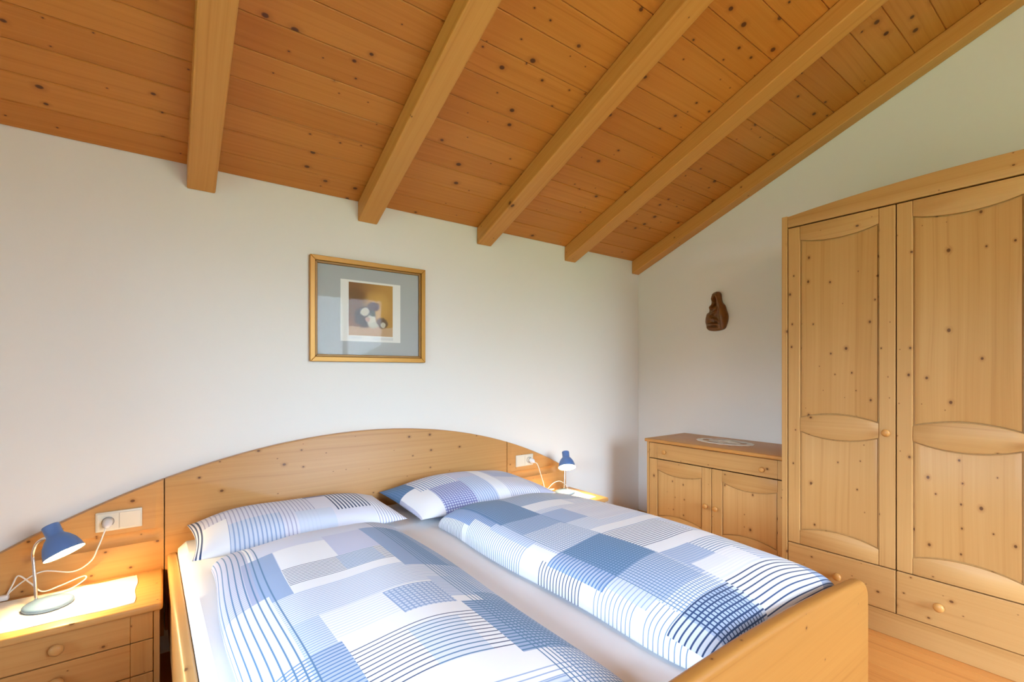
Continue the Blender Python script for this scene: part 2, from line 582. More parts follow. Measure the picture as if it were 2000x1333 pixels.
def lathe(profile, seg=32, mat4=None, bm=None, cap=True):
    b = bmesh.new()
    rings = []
    for r, z in profile:
        if r < 1e-6:
            rings.append([b.verts.new((0, 0, z))])
        else:
            rings.append([b.verts.new((r * math.cos(2 * math.pi * i / seg), r * math.sin(2 * math.pi * i / seg), z)) for i in range(seg)])
    for a, c in zip(rings, rings[1:]):
        for i in range(seg):
            j = (i + 1) % seg
            if len(a) == 1 and len(c) == 1:
                continue
            if len(a) == 1:
                b.faces.new((a[0], c[i], c[j]))
            elif len(c) == 1:
                b.faces.new((a[i], a[j], c[0]))
            else:
                b.faces.new((a[i], a[j], c[j], c[i]))
    if mat4 is not None:
        bmesh.ops.transform(b, matrix=mat4, verts=b.verts)
    return merge(bm, b)


def crom(pts, n=8):
    P = [Vector(p) for p in pts]
    P = [2 * P[0] - P[1]] + P + [2 * P[-1] - P[-2]]
    out = []
    for i in range(1, len(P) - 2):
        for k in range(n):
            t = k / n
            a, b, c, d = P[i - 1], P[i], P[i + 1], P[i + 2]
            out.append(0.5 * ((2 * b) + (c - a) * t + (2 * a - 5 * b + 4 * c - d) * t * t + (3 * b - a - 3 * c + d) * t ** 3))
    out.append(P[-2])
    return out


def tube(pts, r, seg=8, n=8, bm=None):
    path = crom(pts, n) if n else [Vector(p) for p in pts]
    b = bmesh.new()
    rings = []
    t0 = (path[1] - path[0]).normalized()
    nrm = t0.orthogonal().normalized()
    for i, p in enumerate(path):
        t = (path[min(i + 1, len(path) - 1)] - path[max(i - 1, 0)]).normalized()
        nrm = (nrm - t * nrm.dot(t)).normalized()
        bn = t.cross(nrm)
        rings.append([b.verts.new(p + (nrm * math.cos(2 * math.pi * k / seg) + bn * math.sin(2 * math.pi * k / seg)) * r) for k in range(seg)])
    for a, c in zip(rings, rings[1:]):
        for k in range(seg):
            j = (k + 1) % seg
            b.faces.new((a[k], a[j], c[j], c[k]))
    b.faces.new(rings[0][::-1])
    b.faces.new(rings[-1])
    return merge(bm, b)


def axis_mat(loc, d):
    """matrix putting local +z along d at loc"""
    q = Vector((0, 0, 1)).rotation_difference(Vector(d).normalized())
    return Matrix.Translation(loc) @ q.to_matrix().to_4x4()


KNOB = [(0, 0.0), (0.0085, 0.0), (0.0075, 0.006), (0.0085, 0.010), (0.0145, 0.013), (0.0165, 0.018), (0.0150, 0.0235), (0.009, 0.0265), (0, 0.0275)]


def knob(parent, loc, d, s=1.0, mat='pine_top'):
    return build('knob', lathe([(r * s, z * s) for r, z in KNOB], 20, axis_mat(loc, d)), mat, parent, True)


# ------------------------------------------------------------------ room shell
T = 0.20
fl = tag(build('floor', box(XL - LT, XR + T, YB - T, YW + T, -0.15, -0.012), 'dark_gap'), kind='structure')
bw = 0.135
n = int((XR - XL) / bw) + 1
for i in range(n):
    x0 = XL + i * bw
    x1 = min(x0 + bw - 0.001, XR)
    if x1 - x0 < 0.01:
        continue
    ycut = YB + random.uniform(0.8, 4.0)
    for (a, b_) in ((YB, ycut), (ycut + 0.001, YW)):
        build('floor_board', box(x0, x1, a, b_, -0.012, 0.0, 0.0012, 1), 'floor_wood', fl)

tag(build('wall_headboard', box(XL - T, XR + T, YW, YW + T, -0.15, ZE + 0.02), 'white_plaster'), kind='structure')
side = [(YW, -0.15), (YW, ZE + 0.018), (YR, ZR + 0.018), (YB, ZB + 0.018), (YB, -0.15)]
tag(build('wall_right', prism(side, 0, XR, XR + T), 'white_plaster'), kind='structure')
b = prism([(YW, -0.15), (YW, ZE + 0.018), (LY1, ZE + TA * (YW - LY1) + 0.018), (LY1, -0.15)], 0, XL - LT, XL)
prism([(LY0, -0.15), (LY0, ZE + TA * (YW - LY0) + 0.018 if LY0 > YR else ZR - TA * (YR - LY0) + 0.018), (YB, ZB + 0.018), (YB, -0.15)], 0, XL - LT, XL, bm=b)
prism([(LY1, LZ1), (LY1, ZE + TA * (YW - LY1) + 0.018), (YR, ZR + 0.018), (LY0, ZR - TA * (YR - LY0) + 0.018), (LY0, LZ1)], 0, XL - LT, XL, bm=b)
box(XL - LT, XL, LY0, LY1, -0.15, LZ0, bm=b)
tag(build('wall_left', b, 'white_plaster'), kind='structure')
lx = XL - LT + 0.03
b = box(lx, lx + 0.06, LY0, LY1, LZ0, LZ0 + 0.06)
box(lx, lx + 0.06, LY0, LY1, LZ1 - 0.06, LZ1, bm=b)
for y in (LY0, (LY0 + LY1) / 2 - 0.03, LY1 - 0.06):
    box(lx + 0.001, lx + 0.059, y, y + 0.06, LZ0 + 0.06, LZ1 - 0.06, bm=b)
win2 = tag(build('window_2', b, 'window_white'), kind='structure')
for y in (LY0 + 0.06, (LY0 + LY1) / 2 + 0.03):
    build('pane', box(lx + 0.025, lx + 0.033, y, y + (LY1 - LY0) / 2 - 0.09, LZ0 + 0.06, LZ1 - 0.06), 'window_glass', win2)
b = box(XL - T, WX0, YB - T, YB, -0.15, ZB + 0.1)
box(WX1, XR + T, YB - T, YB, -0.15, ZB + 0.1, bm=b)
box(WX0, WX1, YB - T, YB, -0.15, WZ0, bm=b)
box(WX0, WX1, YB - T, YB, WZ1, ZB + 0.1, bm=b)
tag(build('wall_window', b, 'white_plaster'), kind='structure')

# glazing behind the viewer: frame, two mullions, three panes
b = box(WX0, WX1, YB - 0.14, YB - 0.07, WZ0, WZ0 + 0.07)
box(WX0, WX1, YB - 0.14, YB - 0.07, WZ1 - 0.07, WZ1, bm=b)
ww = (WX1 - WX0 - 0.07) / 3
for i in range(4):
    x = WX0 + i * ww
    box(x, x + 0.07, YB - 0.139, YB - 0.071, WZ0 + 0.07, WZ1 - 0.07, bm=b)
win = tag(build('window_1', b, 'window_white'), kind='structure')
for i in range(3):
    x = WX0 + i * ww + 0.07
    build('pane', box(x, x + ww - 0.07, YB - 0.110, YB - 0.102, WZ0 + 0.07, WZ1 - 0.07), 'window_glass', win)

# ceiling: slab with planks under it, rising from the headboard wall to the ridge
roof = [(YW + T, ZE - TA * T + 0.018 / CA), (YR, ZR + 0.018 / CA), (YB - T, ZB - TA * T + 0.018 / CA),
        (YB - T, ZB - TA * T + 0.2), (YR, ZR + 0.2), (YW + T, ZE - TA * T + 0.2)]
ce = tag(build('ceiling', prism(roof, 0, XL - LT, XR + T), 'ceiling_plank'), kind='structure')
BX = [0.086 + 0.81 * i for i in range(-2, 5)]
BWD = 0.115
pw = 0.14
slope = (YW - YR) / CA
rows = int(slope / pw) + 1
for i in range(rows):
    cuts = [XL] + [bx + BWD / 2 for bx in BX[1:-1] if random.random() < 0.42] + [XR]
    s0, s1 = i * pw, min((i + 1) * pw, slope)
    if i == 0:
        s0 = 0.002
    for a, c in zip(cuts, cuts[1:]):
        bm = box(-(c - a) / 2 + 0.0006, (c - a) / 2 - 0.0006, -(s1 - s0) / 2 + 0.0006, (s1 - s0) / 2 - 0.0006, 0.0, 0.017, 0.0035, 1)
        o = build('plank', bm, 'ceiling_plank', None)
        s = (s0 + s1) / 2
        o.parent = ce
        o.location = ((a + c) / 2, YW - s * CA, ZE + s * SA)
        o.rotation_euler = (-AL, 0, 0)

BEAM_LABEL = [
    None,
    'orange pine ceiling beam farthest from the wardrobe, beyond the framed picture',
    'orange pine ceiling beam ending on the wall just above the framed picture',
    'orange pine ceiling beam between the one above the framed picture and the one next to the wall beam',
    'orange pine ceiling beam next to the one running along the wardrobe wall',
    'orange pine ceiling beam running along the white wall above the wardrobe and carved figure',
]
for i, bx in enumerate(BX[1:]):
    if i == 0:
        continue
    x0, x1 = bx, bx + BWD
    if x1 > XR:
        x1 = XR - 0.001
    dz = 0.111
    L = YW - YR - 0.03
    # side profile with a plumb cut at the wall, in (y, z)
    pts = [(YW - 0.001, ZE - 0.001), (YW - 0.001, ZE - dz), (YW - L, ZE + TA * L - dz), (YW - L, ZE + TA * L - 0.001)]
    bm = prism(pts, 0, x0, x1, 0.006, 2)
    root = bpy.data.objects.new('beam_pivot', None)
    o = build('ceiling_beam', bm, 'beam_wood', None)
    bpy.data.objects.remove(root)
    # own local frame along the slope, so that the grain follows the beam
    M = Matrix.Translation((x0, YW, ZE)) @ Matrix.Rotation(-AL, 4, 'X')
    o.data.transform(M.inverted())
    o.matrix_world = M
    tag(o, BEAM_LABEL[i], 'beam', 'pine ceiling beams')

# baseboards
tag(build('baseboard_headboard', box(2.56, XR - 0.0155, YW - 0.015, YW, 0.0, 0.065, 0.004), 'pine_x'), kind='structure')
tag(build('baseboard_right', box(XR - 0.015, XR, 2.30, YW, 0.0, 0.065, 0.004), 'pine_y'), kind='structure')

# ------------------------------------------------------------------ bed
HX = 0.965          # centre of the arch
RA = 3.12
ZPK = 0.963
YH0, YH1 = 2.655, 2.698   # headboard front and back


def ztop(x):
    return ZPK - (RA - math.sqrt(RA * RA - (x - HX) ** 2))


bed = thing('double_bed', 'pine double bed with a wide arched headboard against the white wall', 'bed', (HX, 1.62, 0))
pts = [(0.002, 0.12)] + [(0.002 + (1.928 - 0.002) * i / 40, ztop(0.002 + (1.928 - 0.002) * i / 40)) for i in range(41)] + [(1.928, 0.12)]
build('headboard', prism(pts, 1, YH0, YH1, 0.005, 2), 'pine_head', bed, 'auto')


def wing(x0, x1, joint):
    """side panel of the headboard with a scooped cable groove"""
    bm = bmesh.new()
    NX = 44
    GZ0, GZ1 = 0.540, 0.596
    cols = []
    for i in range(NX + 1):
        x = x0 + (x1 - x0) * i / NX
        zt = ztop(x)
        dj = abs(x - joint)
        far = max(0.0, min(1.0, (zt - 0.62) / 0.02))
        near = max(0.0, min(1.0, (dj - 0.012) / 0.016))
        amp = 0.017 * far * math.sqrt(near)
        zs = [0.10, 0.40, min(0.53, zt - 0.03)]
        ng = 12
        for k in range(ng + 1):
            zs.append(GZ0 + (GZ1 - GZ0) * k / ng)
        zs = [min(z, zt - 0.006 + 0.0003 * q) for q, z in enumerate(zs)]
        zs += [zt - 0.0015]
        col = []
        for q, z in enumerate(zs):
            w = 0.0
            if 3 <= q <= 3 + ng:
                w = math.sin(math.pi * (q - 3) / ng) ** 0.8
            col.append(bm.verts.new((x, YH0 + amp * w, z)))
        col.append(bm.verts.new((x, YH0 + 0.004, zt)))
        col.append(bm.verts.new((x, YH1, zt)))
        col.append(bm.verts.new((x, YH1, 0.10)))
        cols.append(col)
    m = len(cols[0])
    for a, c in zip(cols, cols[1:]):
        for k in range(m):
            j = (k + 1) % m
            bm.faces.new((a[k], a[j], c[j], c[k]))
    bm.faces.new(cols[0])
    bm.faces.new(cols[-1][::-1])
    return build('headboard_wing', bm, 'pine_head', bed, 'auto')


wing(-0.56, -0.001, 0.0)
wing(1.931, 2.49, 1.93)

# footboard: gently arched top, rounded corners
YF0, YF1 = 0.560, 0.602


def footpts():
    x0, x1, rc = 0.02, 1.945, 0.075
    zc = 0.605
    out = [(x0, 0.10)]
    N = 40
    arch = lambda x: 0.588 + 0.062 * (1 - ((x - 0.98) / 0.965) ** 2)
    for k in range(9):
        a = math.pi - k * (math.pi / 2) / 8
        out.append((x0 + rc + rc * math.cos(a), arch(x0 + rc) - rc + rc * math.sin(a)))
    for i in range(1, N):
        x = x0 + rc + (x1 - x0 - 2 * rc) * i / N
        out.append((x, arch(x)))
    for k in range(9):
        a = math.pi / 2 - k * (math.pi / 2) / 8
        out.append((x1 - rc + rc * math.cos(a), arch(x1 - rc) - rc + rc * math.sin(a)))
    out.append((x1, 0.10))
    return out


build('footboard', prism(footpts(), 1, YF0, YF1, 0.014, 4, ang=0.9), 'pine_foot', bed, 'auto')


def rail(xa, xb, th):
    """side rail drawn in slightly towards the foot, rounded upper edge"""
    bm = bmesh.new()
    prof = [(0, 0.16), (0, 0.455)] + [(0.016 - 0.016 * math.cos(a), 0.455 + 0.014 * math.sin(a)) for a in (0.4, 0.8, 1.2, 1.57)]
    prof += [(th - 0.006, 0.469), (th, 0.463), (th, 0.16)]
    rings = []
    for (y, x) in ((YH0 - 0.001, xa), (YF1 + 0.001, xb)):
        rings.append([bm.verts.new((x + p[0], y, p[1])) for p in prof])
    a, c = rings
    for k in range(len(a)):
        j = (k + 1) % len(a)
        bm.faces.new((a[k], a[j], c[j], c[k]))
    bm.faces.new(a)
    bm.faces.new(c[::-1])
    return build('side_rail', bm, 'pine_y', bed, 'auto')


rail(0.012, 0.060, 0.036)
rail(1.880, 1.880, 0.036)
for (x0, x1, y0, y1) in ((0.10, 0.17, 0.61, 0.68), (1.76, 1.83, 0.61, 0.68), (0.10, 0.17, 2.56, 2.63), (1.76, 1.83, 2.56, 2.63)):
    build('leg', box(x0, x1, y0, y1, 0.0, 0.27, 0.004), 'pine_z', bed)
build('slat_base', box(0.11, 1.875, 0.605, 2.65, 0.27, 0.30), 'pine_x', bed)


def mattress():
    """mattress under a fitted sheet with soft edges and faint ripples"""
    bm = bmesh.new()
    xa, xb, ya, yb, z0, z1 = 0.056, 1.872, 0.618, 2.640, 0.302, 0.525
    NX, NY = 60, 64
    r = 0.026

    def X0(t):      # left edge follows the rail
        return 0.0500 + 0.048 * (1 - t)
    grid = []
    for i in range(NX + 1):
        row = []
        for j in range(NY + 1):
            t = j / NY
            y = ya + (yb - ya) * t
            s = i / NX
            x = X0(t) + (xb - X0(t)) * s
            de = min(x - X0(t), xb - x)
            dy = min(y - ya, yb - y)
            e = 0.0
            for d in (de, dy):
                if d < r:
                    e += r - math.sqrt(max(0, r * r - (r - d) ** 2))
            z = z1 - e + 0.003 * math.sin(7 * x + 3 * y) * min(1, de / 0.1)
            row.append(bm.verts.new((x, y, z)))
        grid.append(row)
    for i in range(NX):
        for j in range(NY):
            bm.faces.new((grid[i][j], grid[i + 1][j], grid[i + 1][j + 1], grid[i][j + 1]))
    border = [grid[i][0] for i in range(NX + 1)] + [grid[NX][j] for j in range(1, NY + 1)] + \
             [grid[i][NY] for i in range(NX - 1, -1, -1)] + [grid[0][j] for j in range(NY - 1, 0, -1)]
    low = [bm.verts.new((v.co.x, v.co.y, z0)) for v in border]
    for k in range(len(border)):
        j = (k + 1) % len(border)
        bm.faces.new((border[k], border[j], low[j], low[k]))
    bm.faces.new(low)
    o = build('mattress', bm, 'sheet_white', None, 'auto')
    return tag(o, 'wide mattress under a plain white fitted sheet in the pine bed', 'mattress')


mattress()


def soft(name, label, cat, mat, xa, xb, ya, yb, z0, fn, NU, NV, uvscale, group=None):
    """closed soft body over a rectangle: fn(s, t) -> (x, y, z top, z bottom); s across, t from head to foot"""
    bm = bmesh.new()
    uvl = bm.loops.layers.uv.new('cloth')
    top, bot = [], []
    for i in range(NU + 1):
        a, c = [], []
        for j in range(NV + 1):
            x, y, zt, zb = fn(i / NU, j / NV)
            a.append(bm.verts.new((x, y, zt)))
            edge = i in (0, NU) or j in (0, NV)
            c.append(a[-1] if edge else bm.verts.new((x, y, zb)))
        top.append(a)
        bot.append(c)
    # arc length across the middle gives the cloth coordinate
    U = [0.0]
    jm = NV // 2
    for i in range(NU):
        U.append(U[-1] + (top[i + 1][jm].co - top[i][jm].co).length)
    V = [0.0]
    im = NU // 2
    for j in range(NV):
        V.append(V[-1] + (top[im][j + 1].co - top[im][j].co).length)
    for i in range(NU):
        for j in range(NV):
            for lay, flip in ((top, False), (bot, True)):
                q = [(i, j), (i + 1, j), (i + 1, j + 1), (i, j + 1)]
                if flip:
                    q = q[::-1]
                f = bm.faces.new([lay[p][r_] for p, r_ in q])
                for lp, (p, r_) in zip(f.loops, q):
                    lp[uvl].uv = (U[p], V[r_])
    o = build(name, bm, mat, None, True)
    return tag(o, label, cat, group)


def sgn_pow(c, p):
    return math.copysign(abs(c) ** p, c)


def duvet_fn(xa, xb, ya, yb, z0, H, seed, nl=0.62, nr=0.62, lift=0.0):
    rnd = random.Random(seed)
    ph = [rnd.uniform(0, 6.28) for _ in range(6)]
    xc, hw = (xa + xb) / 2, (xb - xa) / 2

    def fn(s, t):
        # spacing: concentrated at the rims so that they roll under
        th = math.pi * (1 - s)
        nroll = nl if s < 0.5 else nr
        tv = math.pi * t
        cx, cy = math.cos(th), math.cos(tv)
        sx = max(0.0, 1 - abs(cx) ** (2 / nroll)) ** (nroll / 2)
        sy = max(0.0, 1 - abs(cy) ** 4.4) ** 0.21
        prof = sx * sy
        wob = 1 + 0.018 * math.sin(5 * t * math.pi + ph[0])
        y = (ya + yb) / 2 + (yb - ya) / 2 * cy
        corner = abs(cx) ** 6 * abs(cy) ** 8
        x = xc + hw * cx * wob * (1 - 0.03 * corner)
        h = H * (0.93 + 0.07 * math.sin(3.1 * t + ph[1])) + 0.010 * math.sin(6.0 * s + 4.0 * t + ph[2]) + 0.006 * math.sin(13 * t + 3 * s + ph[3])
        h += 0.004 * math.sin(21 * s + 9 * t + ph[4])
        h += lift * s
        zt = z0 + 0.012 + (h - 0.012) * prof
        zb = z0 + 0.006 * (1 - prof)
        return (x, y, zt, zb)
    return fn


def pillow_fn(xa, xb, ya, yb, z0, Tt, seed, tilt=0.10):
    rnd = random.Random(seed)
    ph = [rnd.uniform(0, 6.28) for _ in range(4)]
    xc, yc, hx, hy = (xa + xb) / 2, (ya + yb) / 2, (xb - xa) / 2, (yb - ya) / 2

    def fn(s, t):
        a = -math.cos(math.pi * s)
        c = math.cos(math.pi * t)
        a = math.copysign(abs(a) ** 0.85, a)
        c = math.copysign(abs(c) ** 0.85, c)
        px = a * (1 - 0.055 * (1 - a * a) * 0 - 0.05 * (1 - c * c) * abs(a) ** 3)
        py = c * (1 - 0.10 * (1 - a * a) * abs(c) ** 3)
        prof = ((1 - abs(a) ** 2.6) * (1 - abs(c) ** 2.4)) ** 0.55
        x = xc + hx * px
        y = yc + hy * py
        rest = max(0.0, (py + 0.2)) * tilt * hy * 2
        up = Tt * 0.66 * prof + 0.006 * math.sin(8 * s + 5 * t + ph[0]) * prof + 0.004 * math.sin(17 * s - 6 * t + ph[1]) * prof
        dn = Tt * 0.34 * prof
        mid = z0 + Tt * 0.34 + rest
        return (x, y, mid + up, max(z0 + 0.001, mid - dn))
    return fn


ZM = 0.531
soft('duvet', 'blue and white checked duvet on the bed half beside the nightstand with the runner', 'duvet', 'cloth_left_duvet',
     0, 0, 0, 0, 0, duvet_fn(0.140, 0.885, 0.640, 2.12, ZM, 0.150, 3, 0.70, 1.0), 72, 110, 1, 'checked duvets')
soft('duvet', 'blue and white checked duvet on the bed half beside the wardrobe', 'duvet', 'cloth_right_duvet',
     0, 0, 0, 0, 0, duvet_fn(1.075, 1.905, 0.640, 2.060, ZM, 0.152, 8, 0.64, 0.9, lift=-0.02), 72, 110, 1, 'checked duvets')
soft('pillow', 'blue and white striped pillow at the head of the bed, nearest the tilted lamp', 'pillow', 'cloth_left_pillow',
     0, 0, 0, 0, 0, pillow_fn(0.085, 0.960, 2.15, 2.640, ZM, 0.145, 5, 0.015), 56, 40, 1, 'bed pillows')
soft('pillow', 'lilac blue checked pillow with a bright blue corner, on the wardrobe side of the bed', 'pillow', 'cloth_right_pillow',
     0, 0, 0, 0, 0, pillow_fn(1.000, 1.875, 2.085, 2.640, ZM, 0.150, 9, 0.03), 56, 40, 1, 'bed pillows')


# ------------------------------------------------------------------ nightstands
def nightstand(x0, x1, label):
    y0, y1, zt = 2.262, 2.652, 0.412
    r = thing('nightstand', label, 'nightstand', ((x0 + x1) / 2, (y0 + y1) / 2, 0), 'pine nightstands')
    b = box(x0 + 0.006, x0 + 0.024, y0 + 0.012, y1, 0.0, zt - 0.028)
    box(x1 - 0.024, x1 - 0.006, y0 + 0.012, y1, 0.0, zt - 0.028, bm=b)
    box(x0 + 0.024, x1 - 0.024, y1 - 0.012, y1, 0.05, zt - 0.028, bm=b)
    box(x0 + 0.024, x1 - 0.024, y0 + 0.05, y1 - 0.012, 0.04, 0.055, bm=b)
    build('body', b, 'pine_z', r)
    build('top', box(x0 - 0.004, x1 + 0.004, y0 - 0.012, y1, zt - 0.028, zt, 0.009, 3), 'pine_x', r, 'auto')
    xa, xb = x0 + 0.026, x1 - 0.026
    for (za, zb, kn) in ((0.275, 0.380, True), (0.148, 0.271, True), (0.02, 0.144, False)):
        d = build('drawer' if kn else 'plinth', box(xa + 0.068, xb - 0.068, y0 + 0.013, y0 + 0.032, za, zb, 0.002, 1), 'pine_x', r)
        build('end_piece', box(xa, xa + 0.0675, y0 + 0.013, y0 + 0.032, za, zb, 0.002, 1), 'pine_z', d)
        build('end_piece', box(xb - 0.0675, xb, y0 + 0.013, y0 + 0.032, za, zb, 0.002, 1), 'pine_z', d)
        if kn:
            knob(d, ((x0 + x1) / 2, y0 + 0.013, (za + zb) / 2 + 0.004), (0, -1, 0), 1.25, 'pine_x')
    return r


nightstand(-0.595, -0.008, 'pine nightstand with drawers, under the tilted blue lamp and white runner')
nightstand(1.940, 2.520, 'pine nightstand half hidden behind the bed, towards the sideboard')


def runner(x0, x1, y0, y1, z, label):
    bm = bmesh.new()
    NX, NY = 30, 18
    g = []
    for i in range(NX + 1):
        row = []
        for j in range(NY + 1):
            s, t = i / NX, j / NY
            x = x0 + (x1 - x0) * s + 0.003 * math.sin(11 * t)
            y = y0 + (y1 - y0) * t + 0.003 * math.sin(14 * s)
            row.append(bm.verts.new((x, y, z + 0.0022 + 0.0008 * math.sin(20 * s + 9 * t))))
        g.append(row)
    for i in range(NX):
        for j in range(NY):
            bm.faces.new((g[i][j], g[i + 1][j], g[i + 1][j + 1], g[i][j + 1]))
    ret = bmesh.ops.extrude_face_region(bm, geom=bm.faces[:])
    for v in [e for e in ret['geom'] if isinstance(e, bmesh.types.BMVert)]:
        v.co.z = z + 0.0003
    o = build('table_runner', bm, 'cotton_cloth', None, 'auto')
    return tag(o, label, 'runner', 'white cloths on the nightstands')


runner(-0.515, -0.092, 2.305, 2.612, 0.412, 'plain white cloth runner on the nightstand under the tilted blue lamp')
runner(2.08, 2.46, 2.31, 2.60, 0.412, 'plain white cloth on the nightstand beside the sideboard')

# ------------------------------------------------------------------ lamps
def lamp(base, rz, label, cordpts, plugloc, switchpts=None):
    bx, by, bz = base
    r = thing('table_lamp', label, 'lamp', (bx, by, bz), 'blue bedside lamps')
    R = Matrix.Translation(base) @ Matrix.Rotation(rz, 4, 'Z')
    build('base', lathe([(0, 0.0), (0.070, 0.0), (0.073, 0.004), (0.072, 0.010), (0.064, 0.015), (0.03, 0.019), (0, 0.020)], 40, R), 'lamp_base_blue', r, True)
    st = [(-0.040, 0.045, 0.012), (-0.044, 0.055, 0.08), (-0.050, 0.066, 0.15), (-0.052, 0.068, 0.185), (-0.040, 0.055, 0.225), (-0.018, 0.034, 0.246), (0.000, 0.012, 0.250)]
    build('stem', tube([R @ Vector(p) for p in st], 0.0055, 10, 8), 'chrome', r, True)
    cap = Vector((0.004, 0.004, 0.300))
    rim = Vector((0.050, -0.040, 0.198))
    ax = (rim - cap)
    L = ax.length
    M = R @ axis_mat(cap, ax)
    outer = [(0, 0), (0.024, 0.0), (0.0265, 0.003), (0.0255, 0.040), (0.0285, 0.046), (0.039, 0.057), (0.0505, 0.077), (0.0575, 0.098), (0.062, L)]
    sh = build('shade', lathe(outer, 40, M), 'lamp_blue', r, 'auto')
    inner = [(0.0608, L - 0.0004), (0.0560, 0.099), (0.0488, 0.0785), (0.0372, 0.0590), (0.026, 0.0485), (0.0, 0.0475)]
    build('reflector', lathe(inner, 40, M), 'shade_inside', sh, True)
    bulb = [(0, 0.050), (0.012, 0.052), (0.014, 0.062), (0.022, 0.078), (0.024, 0.090), (0.019, 0.103), (0.009, 0.110), (0, 0.112)]
    build('bulb', lathe(bulb, 24, M), 'bulb_glow', r, True)
    build('cord', tube(cordpts, 0.0028, 8, 8), 'cord_white', r, True)
    px, py, pz = plugloc
    build('plug', lathe([(0, -0.012), (0.0165, -0.012), (0.0175, 0.0), (0.016, 0.018), (0.009, 0.030), (0.005, 0.036), (0, 0.036)], 20,
                        axis_mat((px, py, pz), (0, -1, -0.25))), 'plug_plastic', r, True)
    if switchpts:
        x, y, z = switchpts
        build('cord_switch', box(x - 0.03, x + 0.03, y - 0.012, y + 0.012, z, z + 0.02, 0.006, 3), 'plug_plastic', r, 'auto')
    return r


ZN = 0.412
ZT = ZN + 0.0032
lamp((-0.352, 2.472, ZT + 0.0006), 0.0, 'blue table lamp with tilted shade, lit, on the white runner',
     [(-0.196, 2.607, 0.648), (-0.202, 2.595, 0.625), (-0.222, 2.600, 0.565), (-0.245, 2.610, 0.512), (-0.300, 2.618, 0.480), (-0.385, 2.622, 0.502),
      (-0.440, 2.620, 0.480), (-0.482, 2.630, 0.442), (-0.492, 2.634, 0.426), (-0.474, 2.628, 0.470), (-0.455, 2.612, 0.505), (-0.420, 2.602, 0.470),
      (-0.385, 2.592, 0.432), (-0.330, 2.602, 0.440), (-0.270, 2.622, 0.452), (-0.262, 2.612, 0.442), (-0.30, 2.585, 0.425), (-0.360, 2.560, 0.420), (-0.385, 2.530, 0.422)],
     (-0.1935, 2.628, 0.657), (-0.515, 2.635, ZN + 0.0005))
lamp((2.352, 2.520, ZT + 0.0006), math.radians(-80), 'blue table lamp, lit, on the nightstand half hidden behind the bed',
     [(2.127, 2.607, 0.650), (2.140, 2.592, 0.648), (2.155, 2.590, 0.630), (2.190, 2.600, 0.560), (2.235, 2.608, 0.450), (2.245, 2.600, 0.424), (2.275, 2.600, 0.427),
      (2.330, 2.612, 0.428), (2.300, 2.622, 0.430), (2.265, 2.616, 0.430), (2.270, 2.602, 0.450), (2.315, 2.600, 0.478), (2.380, 2.605, 0.482), (2.430, 2.600, 0.452),
      (2.448, 2.590, 0.424), (2.42, 2.575, 0.422), (2.385, 2.562, 0.424)],
     (2.127, 2.628, 0.662), None)


def socket(x0, x1, z0, z1, left_socket, label):
    ym = YH0 - 0.0004
    r = thing('wall_socket', label, 'socket', ((x0 + x1) / 2, ym, (z0 + z1) / 2), 'double wall sockets')
    xm = (x0 + x1) / 2
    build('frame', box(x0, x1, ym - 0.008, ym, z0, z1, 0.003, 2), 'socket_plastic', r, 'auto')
    xs, xc = ((x0 + 0.005, xm - 0.001), (xm + 0.001, x1 - 0.005))
    a, c = (xs, xc) if left_socket else (xc, xs)
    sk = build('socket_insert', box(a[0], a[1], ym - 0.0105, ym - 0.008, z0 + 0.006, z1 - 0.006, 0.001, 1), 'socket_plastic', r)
    cx, cz = (a[0] + a[1]) / 2, (z0 + z1) / 2
    build('socket_well', lathe([(0.0185, 0.0), (0.0215, 0.0), (0.0215, 0.0022), (0.0185, 0.0022), (0.0185, 0.0)], 28, axis_mat((cx, ym - 0.0105, cz), (0, -1, 0))), 'socket_well', sk, 'auto')
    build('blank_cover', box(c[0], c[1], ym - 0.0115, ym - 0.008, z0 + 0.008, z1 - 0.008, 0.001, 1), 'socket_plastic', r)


socket(-0.234, -0.078, 0.616, 0.699, True, 'double socket plate in painted lamplit cream, with plugged cord, behind the tilted blue lamp')
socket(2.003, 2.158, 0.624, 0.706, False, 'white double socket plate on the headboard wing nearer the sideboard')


# ------------------------------------------------------------------ globe lamp added unseen at the ridge, for warm light from above
def pendant():
    x, y, z = 0.95, -0.95, 2.85
    r = thing('added_pendant_lamp', 'added white globe pendant lamp, out of view, hanging from the ridge of the ceiling', 'lamp', (x, y, z))
    prof = [(0.15 * math.sin(math.pi * k / 16), -0.15 * math.cos(math.pi * k / 16)) for k in range(17)]
    build('globe', lathe(prof, 32, Matrix.Translation((x, y, z))), 'added_globe_glow', r, True)
    build('rod', tube([(x, y, z + 0.145), (x, y, ZR - 0.03)], 0.006, 8, 0), 'chrome', r, True)
    build('canopy', lathe([(0, 0), (0.055, 0), (0.05, 0.03), (0, 0.03)], 24, Matrix.Translation((x, y, ZR - 0.06))), 'chrome', r, 'auto')


pendant()


# ------------------------------------------------------------------ framed panel doors (plane facing -x)
def arc(ya, yb, za, sag, n=14):
    """points from ya to yb at height za, bulging by sag in the middle"""
    return [(ya + (yb - ya) * i / n, za + sag * (1 - (2 * i / n - 1) ** 2)) for i in range(n + 1)]


